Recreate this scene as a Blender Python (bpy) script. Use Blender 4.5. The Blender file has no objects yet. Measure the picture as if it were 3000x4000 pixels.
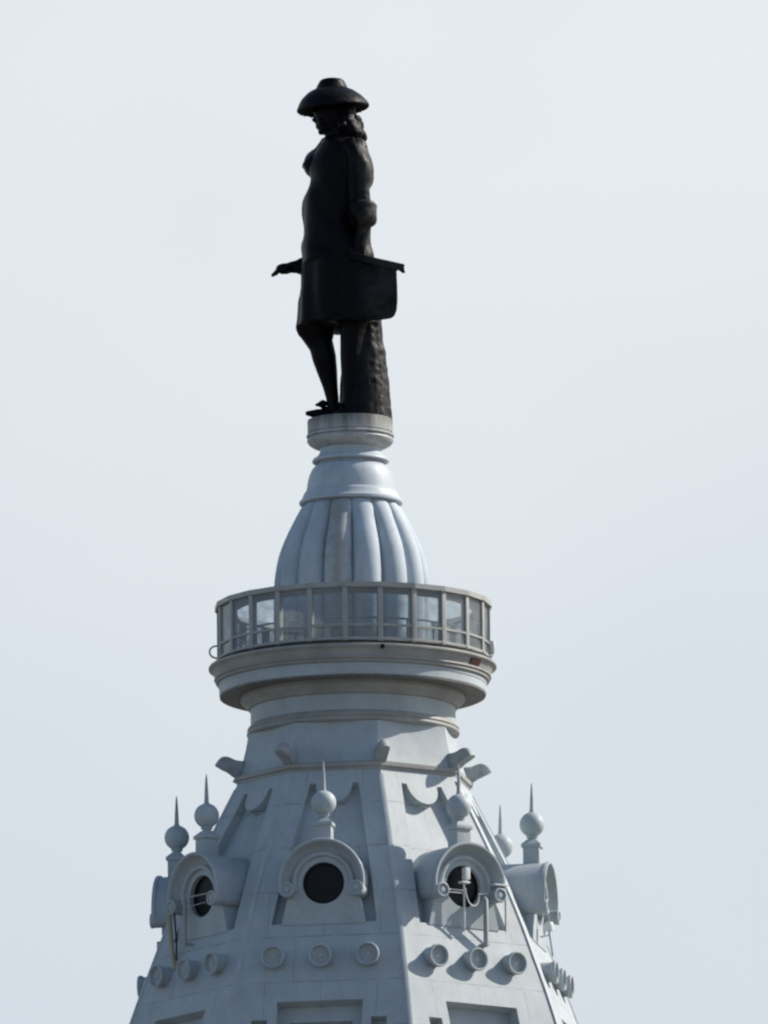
import bpy, bmesh, math, random
from math import sin, cos, pi, radians, sqrt, asin, atan2
from mathutils import Vector, Matrix, noise
from mathutils.geometry import delaunay_2d_cdt
random.seed(4)
S = bpy.context.scene
COL = S.collection

# ------------------------------------------------------------------ camera
DIST = 840.0
cam_d = bpy.data.cameras.new("camera")
cam = bpy.data.objects.new("camera", cam_d)
COL.objects.link(cam)
cam.location = (0.0, -DIST, 1.7)
aim = Vector((1.085, 0.0, 148.92))
dirv = aim - Vector(cam.location)
q = dirv.to_track_quat('-Z', 'Y')
ROLL = radians(-0.58)
cam.rotation_euler = (q.to_matrix().to_4x4() @ Matrix.Rotation(ROLL, 4, 'Z')).to_euler()
cam_d.sensor_fit = 'VERTICAL'
cam_d.sensor_height = 24.0
cam_d.lens = 606.9
cam_d.clip_start = 1.0
cam_d.clip_end = 20000.0
cam_d.dof.use_dof = True
cam_d.dof.focus_distance = 240.0
cam_d.dof.aperture_fstop = 24.0
S.camera = cam

# ------------------------------------------------------------------ light
SUN_TH, SUN_EL = radians(108.0), radians(37.0)      # bearing from the camera side towards the right
sun_dir = Vector((cos(SUN_EL)*sin(SUN_TH), -cos(SUN_EL)*cos(SUN_TH), sin(SUN_EL)))
sd = bpy.data.lights.new("sun", 'SUN')
sd.energy = 4.3
sd.angle = radians(0.6)
sd.color = (1.0, 0.92, 0.82)
so = bpy.data.objects.new("sun", sd)
COL.objects.link(so)
so.location = (300, 50, 400)
so.rotation_euler = sun_dir.to_track_quat('Z', 'Y').to_euler()

W = bpy.data.worlds.new("World")
S.world = W
W.use_nodes = True
nt = W.node_tree
nt.nodes.clear()
def N(nt, t, **kw):
    n = nt.nodes.new(t)
    for k, v in kw.items():
        setattr(n, k, v)
    return n
L = nt.links.new
out = N(nt, 'ShaderNodeOutputWorld')
bg = N(nt, 'ShaderNodeBackground')
bg.inputs['Strength'].default_value = 0.1
sky = N(nt, 'ShaderNodeTexSky', sky_type='NISHITA', sun_disc=False)
sky.sun_elevation = SUN_EL
sky.sun_rotation = radians(90) - (SUN_TH - radians(90))
sky.dust_density = 1.0
sky.air_density = 1.0
tc = N(nt, 'ShaderNodeTexCoord')
# thin bright cloud: dense near the horizon, thinning upwards, soft at the scale of the telephoto field
mp = N(nt, 'ShaderNodeMapping')
mp.inputs['Scale'].default_value = (42, 42, 46)
mp.inputs['Location'].default_value = (-12.873805374, -2.69447996, -13.68412225)
nz = N(nt, 'ShaderNodeTexNoise')
nz.inputs['Scale'].default_value = 1.0
nz.inputs['Detail'].default_value = 2.5
nz.inputs['Roughness'].default_value = 0.45
rmp = N(nt, 'ShaderNodeMapRange')
rmp.inputs['From Min'].default_value = 0.3
rmp.inputs['From Max'].default_value = 0.7
rmp.inputs['To Min'].default_value = 0.0
rmp.inputs['To Max'].default_value = 1.0
L(tc.outputs['Generated'], mp.inputs['Vector'])
L(mp.outputs['Vector'], nz.inputs['Vector'])
L(nz.outputs['Fac'], rmp.inputs['Value'])
cr = N(nt, 'ShaderNodeValToRGB')
cr.color_ramp.elements[0].position = 0.0
cr.color_ramp.elements[0].color = (5.1, 5.6, 6.1, 1)
cr.color_ramp.elements[1].position = 1.0
cr.color_ramp.elements[1].color = (6.25, 6.6, 6.9, 1)
sep = N(nt, 'ShaderNodeSeparateXYZ')
L(tc.outputs['Generated'], sep.inputs['Vector'])
el = N(nt, 'ShaderNodeMapRange')                 # the veil brightens with height above the hazier low sky
el.inputs['From Min'].default_value = 0.152
el.inputs['From Max'].default_value = 0.190
L(sep.outputs['Z'], el.inputs['Value'])
mixf = N(nt, 'ShaderNodeMix', data_type='FLOAT')
mixf.inputs['Factor'].default_value = 0.33
L(el.outputs['Result'], mixf.inputs['A'])
L(rmp.outputs['Result'], mixf.inputs['B'])
L(mixf.outputs['Result'], cr.inputs['Fac'])
hz = N(nt, 'ShaderNodeMapRange')
hz.inputs['From Min'].default_value = 0.22
hz.inputs['From Max'].default_value = 0.60
hz.inputs['To Min'].default_value = 1.0
hz.inputs['To Max'].default_value = 0.05
L(sep.outputs['Z'], hz.inputs['Value'])
mx = N(nt, 'ShaderNodeMix', data_type='RGBA')
az = N(nt, 'ShaderNodeMapRange', interpolation_type='SMOOTHSTEP')   # the cloud bank stands beyond the tower, the sky behind us is clear
az.inputs['From Min'].default_value = 0.25
az.inputs['From Max'].default_value = 0.80
az.inputs['To Min'].default_value = 0.0
az.inputs['To Max'].default_value = 1.0
L(sep.outputs['Y'], az.inputs['Value'])
am = N(nt, 'ShaderNodeMath', operation='MULTIPLY')
L(hz.outputs['Result'], am.inputs[0])
L(az.outputs['Result'], am.inputs[1])
L(am.outputs[0], mx.inputs['Factor'])
L(sky.outputs['Color'], mx.inputs['A'])
L(cr.outputs['Color'], mx.inputs['B'])
L(mx.outputs['Result'], bg.inputs['Color'])
L(bg.outputs['Background'], out.inputs['Surface'])

S.view_settings.view_transform = 'Standard'
S.view_settings.look = 'None'
S.view_settings.exposure = 0.35
S.view_settings.gamma = 1.0

# ------------------------------------------------------------------ materials
def mat(name):
    m = bpy.data.materials.new(name)
    m.use_nodes = True
    n = m.node_tree
    b = n.nodes['Principled BSDF']
    return m, n, b

def paint(name, base, var=0.18, rough=0.55, seams=False, stain=False, runoff=None, scale=1.0, warm=(0.36, 0.34, 0.30)):
    """weathered paint on cast iron: soft blotches, vertical runs, fine grain"""
    m, n, b = mat(name)
    l = n.links.new
    tc = N(n, 'ShaderNodeTexCoord')
    a = N(n, 'ShaderNodeTexNoise')
    a.inputs['Scale'].default_value = 0.8*scale
    a.inputs['Detail'].default_value = 6
    a.inputs['Roughness'].default_value = 0.65
    l(tc.outputs['Object'], a.inputs['Vector'])
    mp = N(n, 'ShaderNodeMapping')
    mp.inputs['Scale'].default_value = (5.0*scale, 5.0*scale, 0.45*scale)
    l(tc.outputs['Object'], mp.inputs['Vector'])
    s = N(n, 'ShaderNodeTexNoise')
    s.inputs['Scale'].default_value = 1.0
    s.inputs['Detail'].default_value = 5
    l(mp.outputs['Vector'], s.inputs['Vector'])
    r1 = N(n, 'ShaderNodeMapRange')
    r1.inputs['From Min'].default_value = 0.35
    r1.inputs['From Max'].default_value = 0.75
    r1.inputs['To Min'].default_value = 1.0 + var*0.35
    r1.inputs['To Max'].default_value = 1.0 - var
    l(a.outputs['Fac'], r1.inputs['Value'])
    r2 = N(n, 'ShaderNodeMapRange')
    r2.inputs['From Min'].default_value = 0.52
    r2.inputs['From Max'].default_value = 0.78
    l(s.outputs['Fac'], r2.inputs['Value'])
    mul = N(n, 'ShaderNodeVectorMath', operation='SCALE')
    mul.inputs[0].default_value = base
    l(r1.outputs['Result'], mul.inputs['Scale'])
    mixr = N(n, 'ShaderNodeMix', data_type='RGBA')
    sc = N(n, 'ShaderNodeMath', operation='MULTIPLY')
    sc.inputs[1].default_value = 0.5
    l(r2.outputs['Result'], sc.inputs[0])
    l(sc.outputs[0], mixr.inputs['Factor'])
    l(mul.outputs['Vector'], mixr.inputs['A'])
    mixr.inputs['B'].default_value = (*warm, 1)
    last = mixr.outputs['Result']
    if seams:
        sp = N(n, 'ShaderNodeSeparateXYZ')
        l(tc.outputs['Object'], sp.inputs['Vector'])
        ad = N(n, 'ShaderNodeMath', operation='ADD')
        ad.inputs[1].default_value = -133.82 + 1.58*40
        l(sp.outputs['Z'], ad.inputs[0])
        md = N(n, 'ShaderNodeMath', operation='MODULO')
        md.inputs[1].default_value = 1.58
        l(ad.outputs[0], md.inputs[0])
        lt = N(n, 'ShaderNodeMath', operation='LESS_THAN')
        lt.inputs[1].default_value = 0.035
        l(md.outputs[0], lt.inputs[0])
        br = N(n, 'ShaderNodeTexNoise')
        br.inputs['Scale'].default_value = 1.7
        l(tc.outputs['Object'], br.inputs['Vector'])
        bm_ = N(n, 'ShaderNodeMapRange')
        bm_.inputs['From Min'].default_value = 0.35
        bm_.inputs['From Max'].default_value = 0.6
        bm_.inputs['To Max'].default_value = 0.55
        l(br.outputs['Fac'], bm_.inputs['Value'])
        # vertical joints between the plates, staggered course by course
        cz = N(n, 'ShaderNodeMath', operation='DIVIDE')
        cz.inputs[1].default_value = 1.58
        l(ad.outputs[0], cz.inputs[0])
        fl = N(n, 'ShaderNodeMath', operation='FLOOR')
        l(cz.outputs[0], fl.inputs[0])
        xs = N(n, 'ShaderNodeMath', operation='MULTIPLY_ADD')
        xs.inputs[1].default_value = 0.93
        l(fl.outputs[0], xs.inputs[0])
        l(sp.outputs['X'], xs.inputs[2])
        xm = N(n, 'ShaderNodeMath', operation='FLOORED_MODULO')
        xm.inputs[1].default_value = 1.86
        l(xs.outputs[0], xm.inputs[0])
        lx = N(n, 'ShaderNodeMath', operation='LESS_THAN')
        lx.inputs[1].default_value = 0.025
        l(xm.outputs[0], lx.inputs[0])
        lm = N(n, 'ShaderNodeMath', operation='MAXIMUM')
        l(lt.outputs[0], lm.inputs[0])
        l(lx.outputs[0], lm.inputs[1])
        lt = lm
        f = N(n, 'ShaderNodeMath', operation='MULTIPLY')
        l(lt.outputs[0], f.inputs[0])
        l(bm_.outputs['Result'], f.inputs[1])
        mm = N(n, 'ShaderNodeMix', data_type='RGBA')
        l(f.outputs[0], mm.inputs['Factor'])
        l(last, mm.inputs['A'])
        mm.inputs['B'].default_value = (0.10, 0.105, 0.12, 1)
        last = mm.outputs['Result']
    if stain:
        # one weathered lobe of the dome: bare grey-brown metal with flaking edges
        sp = N(n, 'ShaderNodeSeparateXYZ')
        l(tc.outputs['Object'], sp.inputs['Vector'])
        ax = N(n, 'ShaderNodeMath', operation='ADD')
        ax.inputs[1].default_value = 0.46
        l(sp.outputs['X'], ax.inputs[0])
        ab = N(n, 'ShaderNodeMath', operation='ABSOLUTE')
        l(ax.outputs[0], ab.inputs[0])
        nn = N(n, 'ShaderNodeTexNoise')
        nn.inputs['Scale'].default_value = 3.0
        nn.inputs['Detail'].default_value = 6
        l(tc.outputs['Object'], nn.inputs['Vector'])
        su = N(n, 'ShaderNodeMath', operation='MULTIPLY_ADD')
        su.inputs[1].default_value = -1.0
        su.inputs[2].default_value = 0.93
        l(ab.outputs[0], su.inputs[0])
        s2 = N(n, 'ShaderNodeMath', operation='MULTIPLY_ADD')
        s2.inputs[1].default_value = 0.9
        l(nn.outputs['Fac'], s2.inputs[0])
        l(su.outputs[0], s2.inputs[2])
        r3 = N(n, 'ShaderNodeMapRange')
        r3.inputs['From Min'].default_value = 0.85
        r3.inputs['From Max'].default_value = 1.5
        r3.inputs['To Max'].default_value = 0.9
        l(s2.outputs[0], r3.inputs['Value'])
        fr = N(n, 'ShaderNodeMath', operation='LESS_THAN')
        fr.inputs[1].default_value = 0.0
        l(sp.outputs['Y'], fr.inputs[0])
        f = N(n, 'ShaderNodeMath', operation='MULTIPLY')
        l(r3.outputs['Result'], f.inputs[0])
        l(fr.outputs[0], f.inputs[1])
        mm = N(n, 'ShaderNodeMix', data_type='RGBA')
        l(f.outputs[0], mm.inputs['Factor'])
        l(last, mm.inputs['A'])
        mm.inputs['B'].default_value = (0.27, 0.255, 0.225, 1)
        last = mm.outputs['Result']
    if runoff:
        # dark run-off from the bronze above, in uneven vertical streaks
        sp = N(n, 'ShaderNodeSeparateXYZ')
        l(tc.outputs['Object'], sp.inputs['Vector'])
        mp2 = N(n, 'ShaderNodeMapping')
        mp2.inputs['Scale'].default_value = (4.0, 4.0, 0.5)
        l(tc.outputs['Object'], mp2.inputs['Vector'])
        n2 = N(n, 'ShaderNodeTexNoise')
        n2.inputs['Scale'].default_value = 1.0
        n2.inputs['Detail'].default_value = 4
        l(mp2.outputs['Vector'], n2.inputs['Vector'])
        zr = N(n, 'ShaderNodeMapRange')
        zr.inputs['From Min'].default_value = runoff[0]
        zr.inputs['From Max'].default_value = runoff[1]
        l(sp.outputs['Z'], zr.inputs['Value'])
        ad2 = N(n, 'ShaderNodeMath', operation='MULTIPLY_ADD')
        ad2.inputs[1].default_value = 1.4
        l(n2.outputs['Fac'], ad2.inputs[0])
        l(zr.outputs['Result'], ad2.inputs[2])
        fr2 = N(n, 'ShaderNodeMapRange')
        fr2.inputs['From Min'].default_value = 0.85
        fr2.inputs['From Max'].default_value = 1.75
        fr2.inputs['To Max'].default_value = runoff[2]
        l(ad2.outputs[0], fr2.inputs['Value'])
        mm = N(n, 'ShaderNodeMix', data_type='RGBA')
        l(fr2.outputs['Result'], mm.inputs['Factor'])
        l(last, mm.inputs['A'])
        mm.inputs['B'].default_value = (0.09, 0.08, 0.065, 1)
        last = mm.outputs['Result']
    l(last, b.inputs['Base Color'])
    b.inputs['Roughness'].default_value = rough
    b.inputs['Specular IOR Level'].default_value = 0.3
    g = N(n, 'ShaderNodeTexNoise')
    g.inputs['Scale'].default_value = 9*scale
    g.inputs['Detail'].default_value = 4
    l(tc.outputs['Object'], g.inputs['Vector'])
    bp = N(n, 'ShaderNodeBump')
    bp.inputs['Strength'].default_value = 0.12
    bp.inputs['Distance'].default_value = 0.02
    l(g.outputs['Fac'], bp.inputs['Height'])
    l(bp.outputs['Normal'], b.inputs['Normal'])
    return m

PAINT = (0.40, 0.455, 0.485)
M_wall = paint("roof_paint", PAINT, seams=True)
M_paint = paint("iron_paint", PAINT, var=0.22)
M_dome = paint("dome_paint", (0.43, 0.50, 0.56), var=0.2, stain=True, rough=0.7)
M_cap = paint("dome_cap_paint", (0.45, 0.51, 0.56), var=0.2, rough=0.5)
M_trim = paint("weathered_trim", (0.33, 0.335, 0.325), var=0.3)
M_lichen = paint("lichened_paint", (0.36, 0.39, 0.40), var=0.35, scale=2.5, warm=(0.20, 0.18, 0.11))
M_frame = paint("frame_metal", (0.36, 0.37, 0.36), var=0.25, rough=0.5, scale=2)
M_white = paint("lamp_white", (0.72, 0.74, 0.74), var=0.1, rough=0.4, scale=4)
M_tan = paint("tan_pipe_paint", (0.36, 0.33, 0.22), var=0.2, scale=3)
M_grey = paint("pipe_grey", (0.30, 0.33, 0.35), var=0.2, rough=0.45, scale=3)
M_ledge = paint("weathered_ledge", (0.40, 0.425, 0.43), var=0.45, scale=1.6, warm=(0.16, 0.15, 0.13))
M_plinth = paint("stained_plinth", (0.44, 0.46, 0.46), var=0.35, scale=1.6, warm=(0.16, 0.15, 0.13), runoff=(151.3, 152.0, 0.85))
M_red, _n, _b = mat("red_paint")
_b.inputs['Base Color'].default_value = (0.060, 0.014, 0.014, 1)
M_dark, _n, _b = mat("dark_opening")
_b.inputs['Base Color'].default_value = (0.007, 0.008, 0.011, 1)
_b.inputs['Roughness'].default_value = 0.4
_b.inputs['Specular IOR Level'].default_value = 0.2
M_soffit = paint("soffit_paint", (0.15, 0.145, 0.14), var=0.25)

# bronze, nearly black with pale blotches painted on the back side to lift its sunlit tone
def bronze(name, base, light):
    m, n, b = mat(name)
    l = n.links.new
    tc = N(n, 'ShaderNodeTexCoord')
    a = N(n, 'ShaderNodeTexNoise')
    a.inputs['Scale'].default_value = 1.6
    a.inputs['Detail'].default_value = 8
    a.inputs['Roughness'].default_value = 0.7
    l(tc.outputs['Object'], a.inputs['Vector'])
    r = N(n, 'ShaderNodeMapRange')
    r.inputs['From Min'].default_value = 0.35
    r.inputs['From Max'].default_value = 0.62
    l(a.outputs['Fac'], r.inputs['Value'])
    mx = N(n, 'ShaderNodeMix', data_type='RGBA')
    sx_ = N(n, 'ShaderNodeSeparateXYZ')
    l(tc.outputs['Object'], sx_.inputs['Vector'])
    wx = N(n, 'ShaderNodeMapRange')  # painted sunlit tone ramps in towards the back
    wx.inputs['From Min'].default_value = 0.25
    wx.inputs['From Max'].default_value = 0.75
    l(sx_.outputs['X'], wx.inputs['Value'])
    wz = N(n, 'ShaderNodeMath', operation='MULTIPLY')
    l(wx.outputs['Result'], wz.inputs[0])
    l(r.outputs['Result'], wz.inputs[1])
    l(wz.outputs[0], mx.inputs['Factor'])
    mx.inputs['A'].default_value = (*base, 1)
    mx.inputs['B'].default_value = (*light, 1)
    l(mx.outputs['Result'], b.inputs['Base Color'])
    b.inputs['Metallic'].default_value = 0.0
    b.inputs['Roughness'].default_value = 0.45
    b.inputs['Specular IOR Level'].default_value = 0.10
    g = N(n, 'ShaderNodeTexNoise')
    g.inputs['Scale'].default_value = 6
    g.inputs['Detail'].default_value = 5
    l(tc.outputs['Object'], g.inputs['Vector'])
    bp = N(n, 'ShaderNodeBump')
    bp.inputs['Strength'].default_value = 0.5
    bp.inputs['Distance'].default_value = 0.05
    l(g.outputs['Fac'], bp.inputs['Height'])
    l(bp.outputs['Normal'], b.inputs['Normal'])
    return m
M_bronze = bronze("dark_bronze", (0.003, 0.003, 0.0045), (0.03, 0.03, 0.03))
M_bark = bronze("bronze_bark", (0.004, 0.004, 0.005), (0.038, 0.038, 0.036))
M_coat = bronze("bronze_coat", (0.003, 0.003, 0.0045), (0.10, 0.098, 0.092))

# dusty tinted glass
def glass(name, tint, dust, dustcol):
    m = bpy.data.materials.new(name)
    m.use_nodes = True
    n = m.node_tree
    n.nodes.clear()
    l = n.links.new
    o = N(n, 'ShaderNodeOutputMaterial')
    tr = N(n, 'ShaderNodeBsdfTransparent')
    tr.inputs['Color'].default_value = (*tint, 1)
    gl = N(n, 'ShaderNodeBsdfGlossy')
    gl.inputs['Roughness'].default_value = 0.06
    gl.inputs['Color'].default_value = (0.9, 0.95, 1, 1)
    lw = N(n, 'ShaderNodeLayerWeight')
    pw = N(n, 'ShaderNodeMath', operation='POWER')
    pw.inputs[1].default_value = 4.0
    l(lw.outputs['Facing'], pw.inputs[0])
    fr = N(n, 'ShaderNodeMath', operation='MULTIPLY_ADD')
    fr.inputs[1].default_value = 0.55
    fr.inputs[2].default_value = 0.03
    l(pw.outputs[0], fr.inputs[0])
    m1 = N(n, 'ShaderNodeMixShader')
    l(fr.outputs[0], m1.inputs[0])
    l(tr.outputs[0], m1.inputs[1])
    l(gl.outputs[0], m1.inputs[2])
    df = N(n, 'ShaderNodeBsdfDiffuse')
    df.inputs['Color'].default_value = (*dustcol, 1)
    tl = N(n, 'ShaderNodeBsdfTranslucent')
    tl.inputs['Color'].default_value = (*dustcol, 1)
    md = N(n, 'ShaderNodeMixShader')
    md.inputs[0].default_value = 0.35
    l(df.outputs[0], md.inputs[1])
    l(tl.outputs[0], md.inputs[2])
    tc = N(n, 'ShaderNodeTexCoord')
    nz = N(n, 'ShaderNodeTexNoise')
    nz.inputs['Scale'].default_value = 1.7
    nz.inputs['Detail'].default_value = 5
    l(tc.outputs['Object'], nz.inputs['Vector'])
    r = N(n, 'ShaderNodeMapRange')
    r.inputs['From Min'].default_value = 0.35
    r.inputs['From Max'].default_value = 0.7
    r.inputs['To Min'].default_value = dust*0.2
    r.inputs['To Max'].default_value = min(0.9, dust*2.2)
    l(nz.outputs['Fac'], r.inputs['Value'])
    m2 = N(n, 'ShaderNodeMixShader')
    l(r.outputs['Result'], m2.inputs[0])
    l(m1.outputs[0], m2.inputs[1])
    l(md.outputs[0], m2.inputs[2])
    l(m2.outputs[0], o.inputs['Surface'])
    return m
M_glass = glass("dusty_glass", (0.80, 0.85, 0.88), 0.17, (0.46, 0.45, 0.43))
M_lowglass = glass("dusty_lower_glass", (0.74, 0.78, 0.80), 0.27, (0.42, 0.41, 0.39))

# ------------------------------------------------------------------ helpers
PX = 118.6                                   # survey scale used for the tower's measured profile
def zz(y):                                   # height of a measured level, statue's feet at 152 m
    return 152.0 - (y - 1640.0)/117.0
def rr(p):
    return p/PX

def obj(name, bm_or_me, m=None, parent=None, rot=0.0, sharp=32, smooth=True):
    if isinstance(bm_or_me, bmesh.types.BMesh):
        me = bpy.data.meshes.new(name)
        bmesh.ops.recalc_face_normals(bm_or_me, faces=bm_or_me.faces)
        bm_or_me.to_mesh(me)
        bm_or_me.free()
        if smooth:
            me.shade_smooth()
            me.set_sharp_from_angle(angle=radians(sharp))
        if m: me.materials.append(m)
    else:
        me = bm_or_me
    o = bpy.data.objects.new(name, me)
    COL.objects.link(o)
    if parent: o.parent = parent
    o.rotation_euler.z = rot
    return o

def empty(name, loc=(0, 0, 0), parent=None, rot=0.0):
    o = bpy.data.objects.new(name, None)
    COL.objects.link(o)
    o.empty_display_size = 0.3
    o.location = loc
    o.rotation_euler.z = rot
    if parent: o.parent = parent
    return o

def tag(o, label, cat, group=None):
    o['label'] = label
    o['category'] = cat
    if group: o['group'] = group
    return o

def copy_tree(o, parent=None, rot=None):
    c = o.copy()
    COL.objects.link(c)
    if parent: c.parent = parent
    if rot is not None: c.rotation_euler.z = rot
    for ch in list(o.children):
        copy_tree(ch, c)
    return c

def lathe(prof, seg=128, phase=0.0, close_top=True, close_bot=True, fn=None):
    bm = bmesh.new()
    rings = []
    for (r, z) in prof:
        ring = []
        for i in range(seg):
            t = phase + 2*pi*i/seg
            k = r if fn is None else fn(r, z, t)
            ring.append(bm.verts.new((k*sin(t), -k*cos(t), z)))
        rings.append(ring)
    for a, b in zip(rings, rings[1:]):
        for i in range(seg):
            j = (i+1) % seg
            bm.faces.new((a[i], a[j], b[j], b[i]))
    if close_top: bm.faces.new(rings[0])
    if close_bot: bm.faces.new(list(reversed(rings[-1])))
    return bm

def add_box(bm, lo, hi, M=None, bev=0.0):
    g = bmesh.ops.create_cube(bm, size=1.0)
    vs = g['verts']
    c = [(a+b)/2 for a, b in zip(lo, hi)]
    s = [(b-a) for a, b in zip(lo, hi)]
    for v in vs:
        v.co = Vector((v.co.x*s[0]+c[0], v.co.y*s[1]+c[1], v.co.z*s[2]+c[2]))
    if bev > 0:
        es = set()
        for v in vs:
            for e in v.link_edges: es.add(e)
        r = bmesh.ops.bevel(bm, geom=list(es), offset=bev, segments=2, affect='EDGES', profile=0.7)
        vs = list({v for f in r['faces'] for v in f.verts} | {v for v in vs if v.is_valid})
    if M is not None:
        for v in vs: v.co = M @ v.co
    return vs

def add_tube(bm, pts, rad, seg=10, closed=False):
    pts = [Vector(p) for p in pts]
    rads = rad if isinstance(rad, (list, tuple)) else [rad]*len(pts)
    rings = []
    n = len(pts)
    up = None
    for i, p in enumerate(pts):
        if closed:
            d = pts[(i+1) % n] - pts[i-1]
        else:
            d = pts[min(i+1, n-1)] - pts[max(i-1, 0)]
        d.normalize()
        if up is None:
            up = Vector((0, 0, 1)) if abs(d.z) < 0.9 else Vector((1, 0, 0))
        u = d.cross(up).normalized()
        v = u.cross(d).normalized()
        up = v
        rings.append([bm.verts.new(p + (u*cos(2*pi*k/seg) + v*sin(2*pi*k/seg))*rads[i]) for k in range(seg)])
    m = n if closed else n-1
    for i in range(m):
        a, b = rings[i], rings[(i+1) % n]
        for k in range(seg):
            j = (k+1) % seg
            bm.faces.new((a[k], a[j], b[j], b[k]))
    if not closed:
        bm.faces.new(list(reversed(rings[0])))
        bm.faces.new(rings[-1])

def lathe_on(bm, prof, M, seg=32, arc=None):
    """revolve (r, h) about local z, placed by M"""
    a0, a1 = arc if arc else (0, 2*pi)
    cnt = seg if not arc else seg+1
    rings = []
    for (r, h) in prof:
        rings.append([bm.verts.new(M @ Vector((r*cos(a0+(a1-a0)*i/seg), r*sin(a0+(a1-a0)*i/seg), h))) for i in range(cnt)])
    for a, b in zip(rings, rings[1:]):
        for i in range(seg):
            j = (i+1) % cnt
            bm.faces.new((a[i], a[j], b[j], b[i]))
    return rings

def interp(tab, x):
    if x <= tab[0][0]:
        return tab[0][1]
    for (a, b), (c, d) in zip(tab, tab[1:]):
        if x <= c:
            return b + (d-b)*(x-a)/(c-a)
    return tab[-1][1]

def pip(p, poly):
    x, y = p
    c = False
    n = len(poly)
    for i in range(n):
        x1, y1 = poly[i]; x2, y2 = poly[i-1]
        if (y1 > y) != (y2 > y) and x < (x2-x1)*(y-y1)/(y2-y1)+x1:
            c = not c
    return c

def dense(poly, step):
    o = []
    n = len(poly)
    for i in range(n):
        a, b = poly[i], poly[(i+1) % n]
        k = max(1, int(sqrt((a[0]-b[0])**2+(a[1]-b[1])**2)/step))
        for j in range(k):
            o.append((a[0]+(b[0]-a[0])*j/k, a[1]+(b[1]-a[1])*j/k))
    return o

def fill(bm, outer, holes, mapf, off, grid=0.35):
    """triangulate outer minus holes in (u, z) and lift it to 3D by mapf(u, z, off)"""
    pts, edges = [], []
    for lp in [outer]+holes:
        b = len(pts)
        pts += [Vector(p) for p in lp]
        edges += [(b+i, b+(i+1) % len(lp)) for i in range(len(lp))]
    us = [p[0] for p in outer]; zs = [p[1] for p in outer]
    z = min(zs)+grid*0.5
    while z < max(zs):
        u = min(us)+grid*0.5
        while u < max(us):
            if pip((u, z), outer) and not any(pip((u, z), h) for h in holes):
                if all((u-p.x)**2+(z-p.y)**2 > (grid*0.35)**2 for p in pts[:len(pts)]):
                    pts.append(Vector((u, z)))
            u += grid
        z += grid
    vs, es, fs, *_ = delaunay_2d_cdt(pts, edges, [], 0, 1e-6)
    bv = [None]*len(vs)
    for f in fs:
        c = (sum(vs[i][0] for i in f)/3, sum(vs[i][1] for i in f)/3)
        if not pip(c, outer) or any(pip(c, h) for h in holes): continue
        q = []
        for i in f:
            if bv[i] is None: bv[i] = bm.verts.new(mapf(vs[i][0], vs[i][1], off))
            q.append(bv[i])
        bm.faces.new(q)

def skirt(bm, loop, mapf, o0, o1):
    a = [bm.verts.new(mapf(u, z, o0)) for u, z in loop]
    b = [bm.verts.new(mapf(u, z, o1)) for u, z in loop]
    n = len(loop)
    for i in range(n):
        j = (i+1) % n
        bm.faces.new((a[i], a[j], b[j], b[i]))

# ------------------------------------------------------------------ ground and the tower's hidden foot
def ground_mat():
    m, n, b = mat("city_ground")
    l = n.links.new
    tc = N(n, 'ShaderNodeTexCoord')
    a = N(n, 'ShaderNodeTexNoise')
    a.inputs['Scale'].default_value = 0.02
    a.inputs['Detail'].default_value = 8
    l(tc.outputs['Object'], a.inputs['Vector'])
    cr = N(n, 'ShaderNodeValToRGB')
    cr.color_ramp.elements[0].color = (0.06, 0.062, 0.065, 1)
    cr.color_ramp.elements[1].color = (0.20, 0.19, 0.175, 1)
    l(a.outputs['Fac'], cr.inputs['Fac'])
    l(cr.outputs['Color'], b.inputs['Base Color'])
    b.inputs['Roughness'].default_value = 0.9
    return m
bm = bmesh.new()
bmesh.ops.create_grid(bm, x_segments=8, y_segments=8, size=6000)
g = obj("ground", bm, ground_mat())
g['kind'] = 'structure'

tower = empty("tower", (0, 0, 0))
tag(tower, "pale grey iron tower top with fluted dome, glazed gallery and round dormers", "tower")

TH0 = 12.9                                   # bearing of the first octagon corner
FACE = [TH0 - 22.5 + 45*k for k in range(8)] # bearings of the eight faces
RT = [(3030, 446), (3092, 472), (3150, 503), (3211, 535), (3280, 572), (3356, 612), (3430, 652), (3500, 687), (3570, 720),
      (3639, 751), (3695, 775), (3745, 795), (3827, 827), (3874, 847), (3950, 876), (4027, 904), (4061, 916), (4200, 962),
      (4350, 1008), (4500, 1050), (4700, 1098), (4900, 1140)]
RZ = sorted([(zz(y), rr(r)) for y, r in RT])
def Rz(z): return interp(RZ, z)
C8, S8 = cos(radians(22.5)), sin(radians(22.5))
def apo(z): return Rz(z)*C8
def fmap(u, z, off):
    sl = (apo(z-0.2)-apo(z+0.2))/0.4
    t = math.atan(sl)
    return Vector((u, -(apo(z)+off*cos(t)), z+off*sin(t)))

Z_TOP, Z_BOT = zz(3040), zz(4900)
STRIP = 0.78
def hs(z): return Rz(z)*S8
rows = [Z_BOT + (Z_TOP-Z_BOT)*i/60 for i in range(61)]
outer = [(-hs(z), z) for z in rows] + [(hs(z), z) for z in reversed(rows)]
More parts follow.
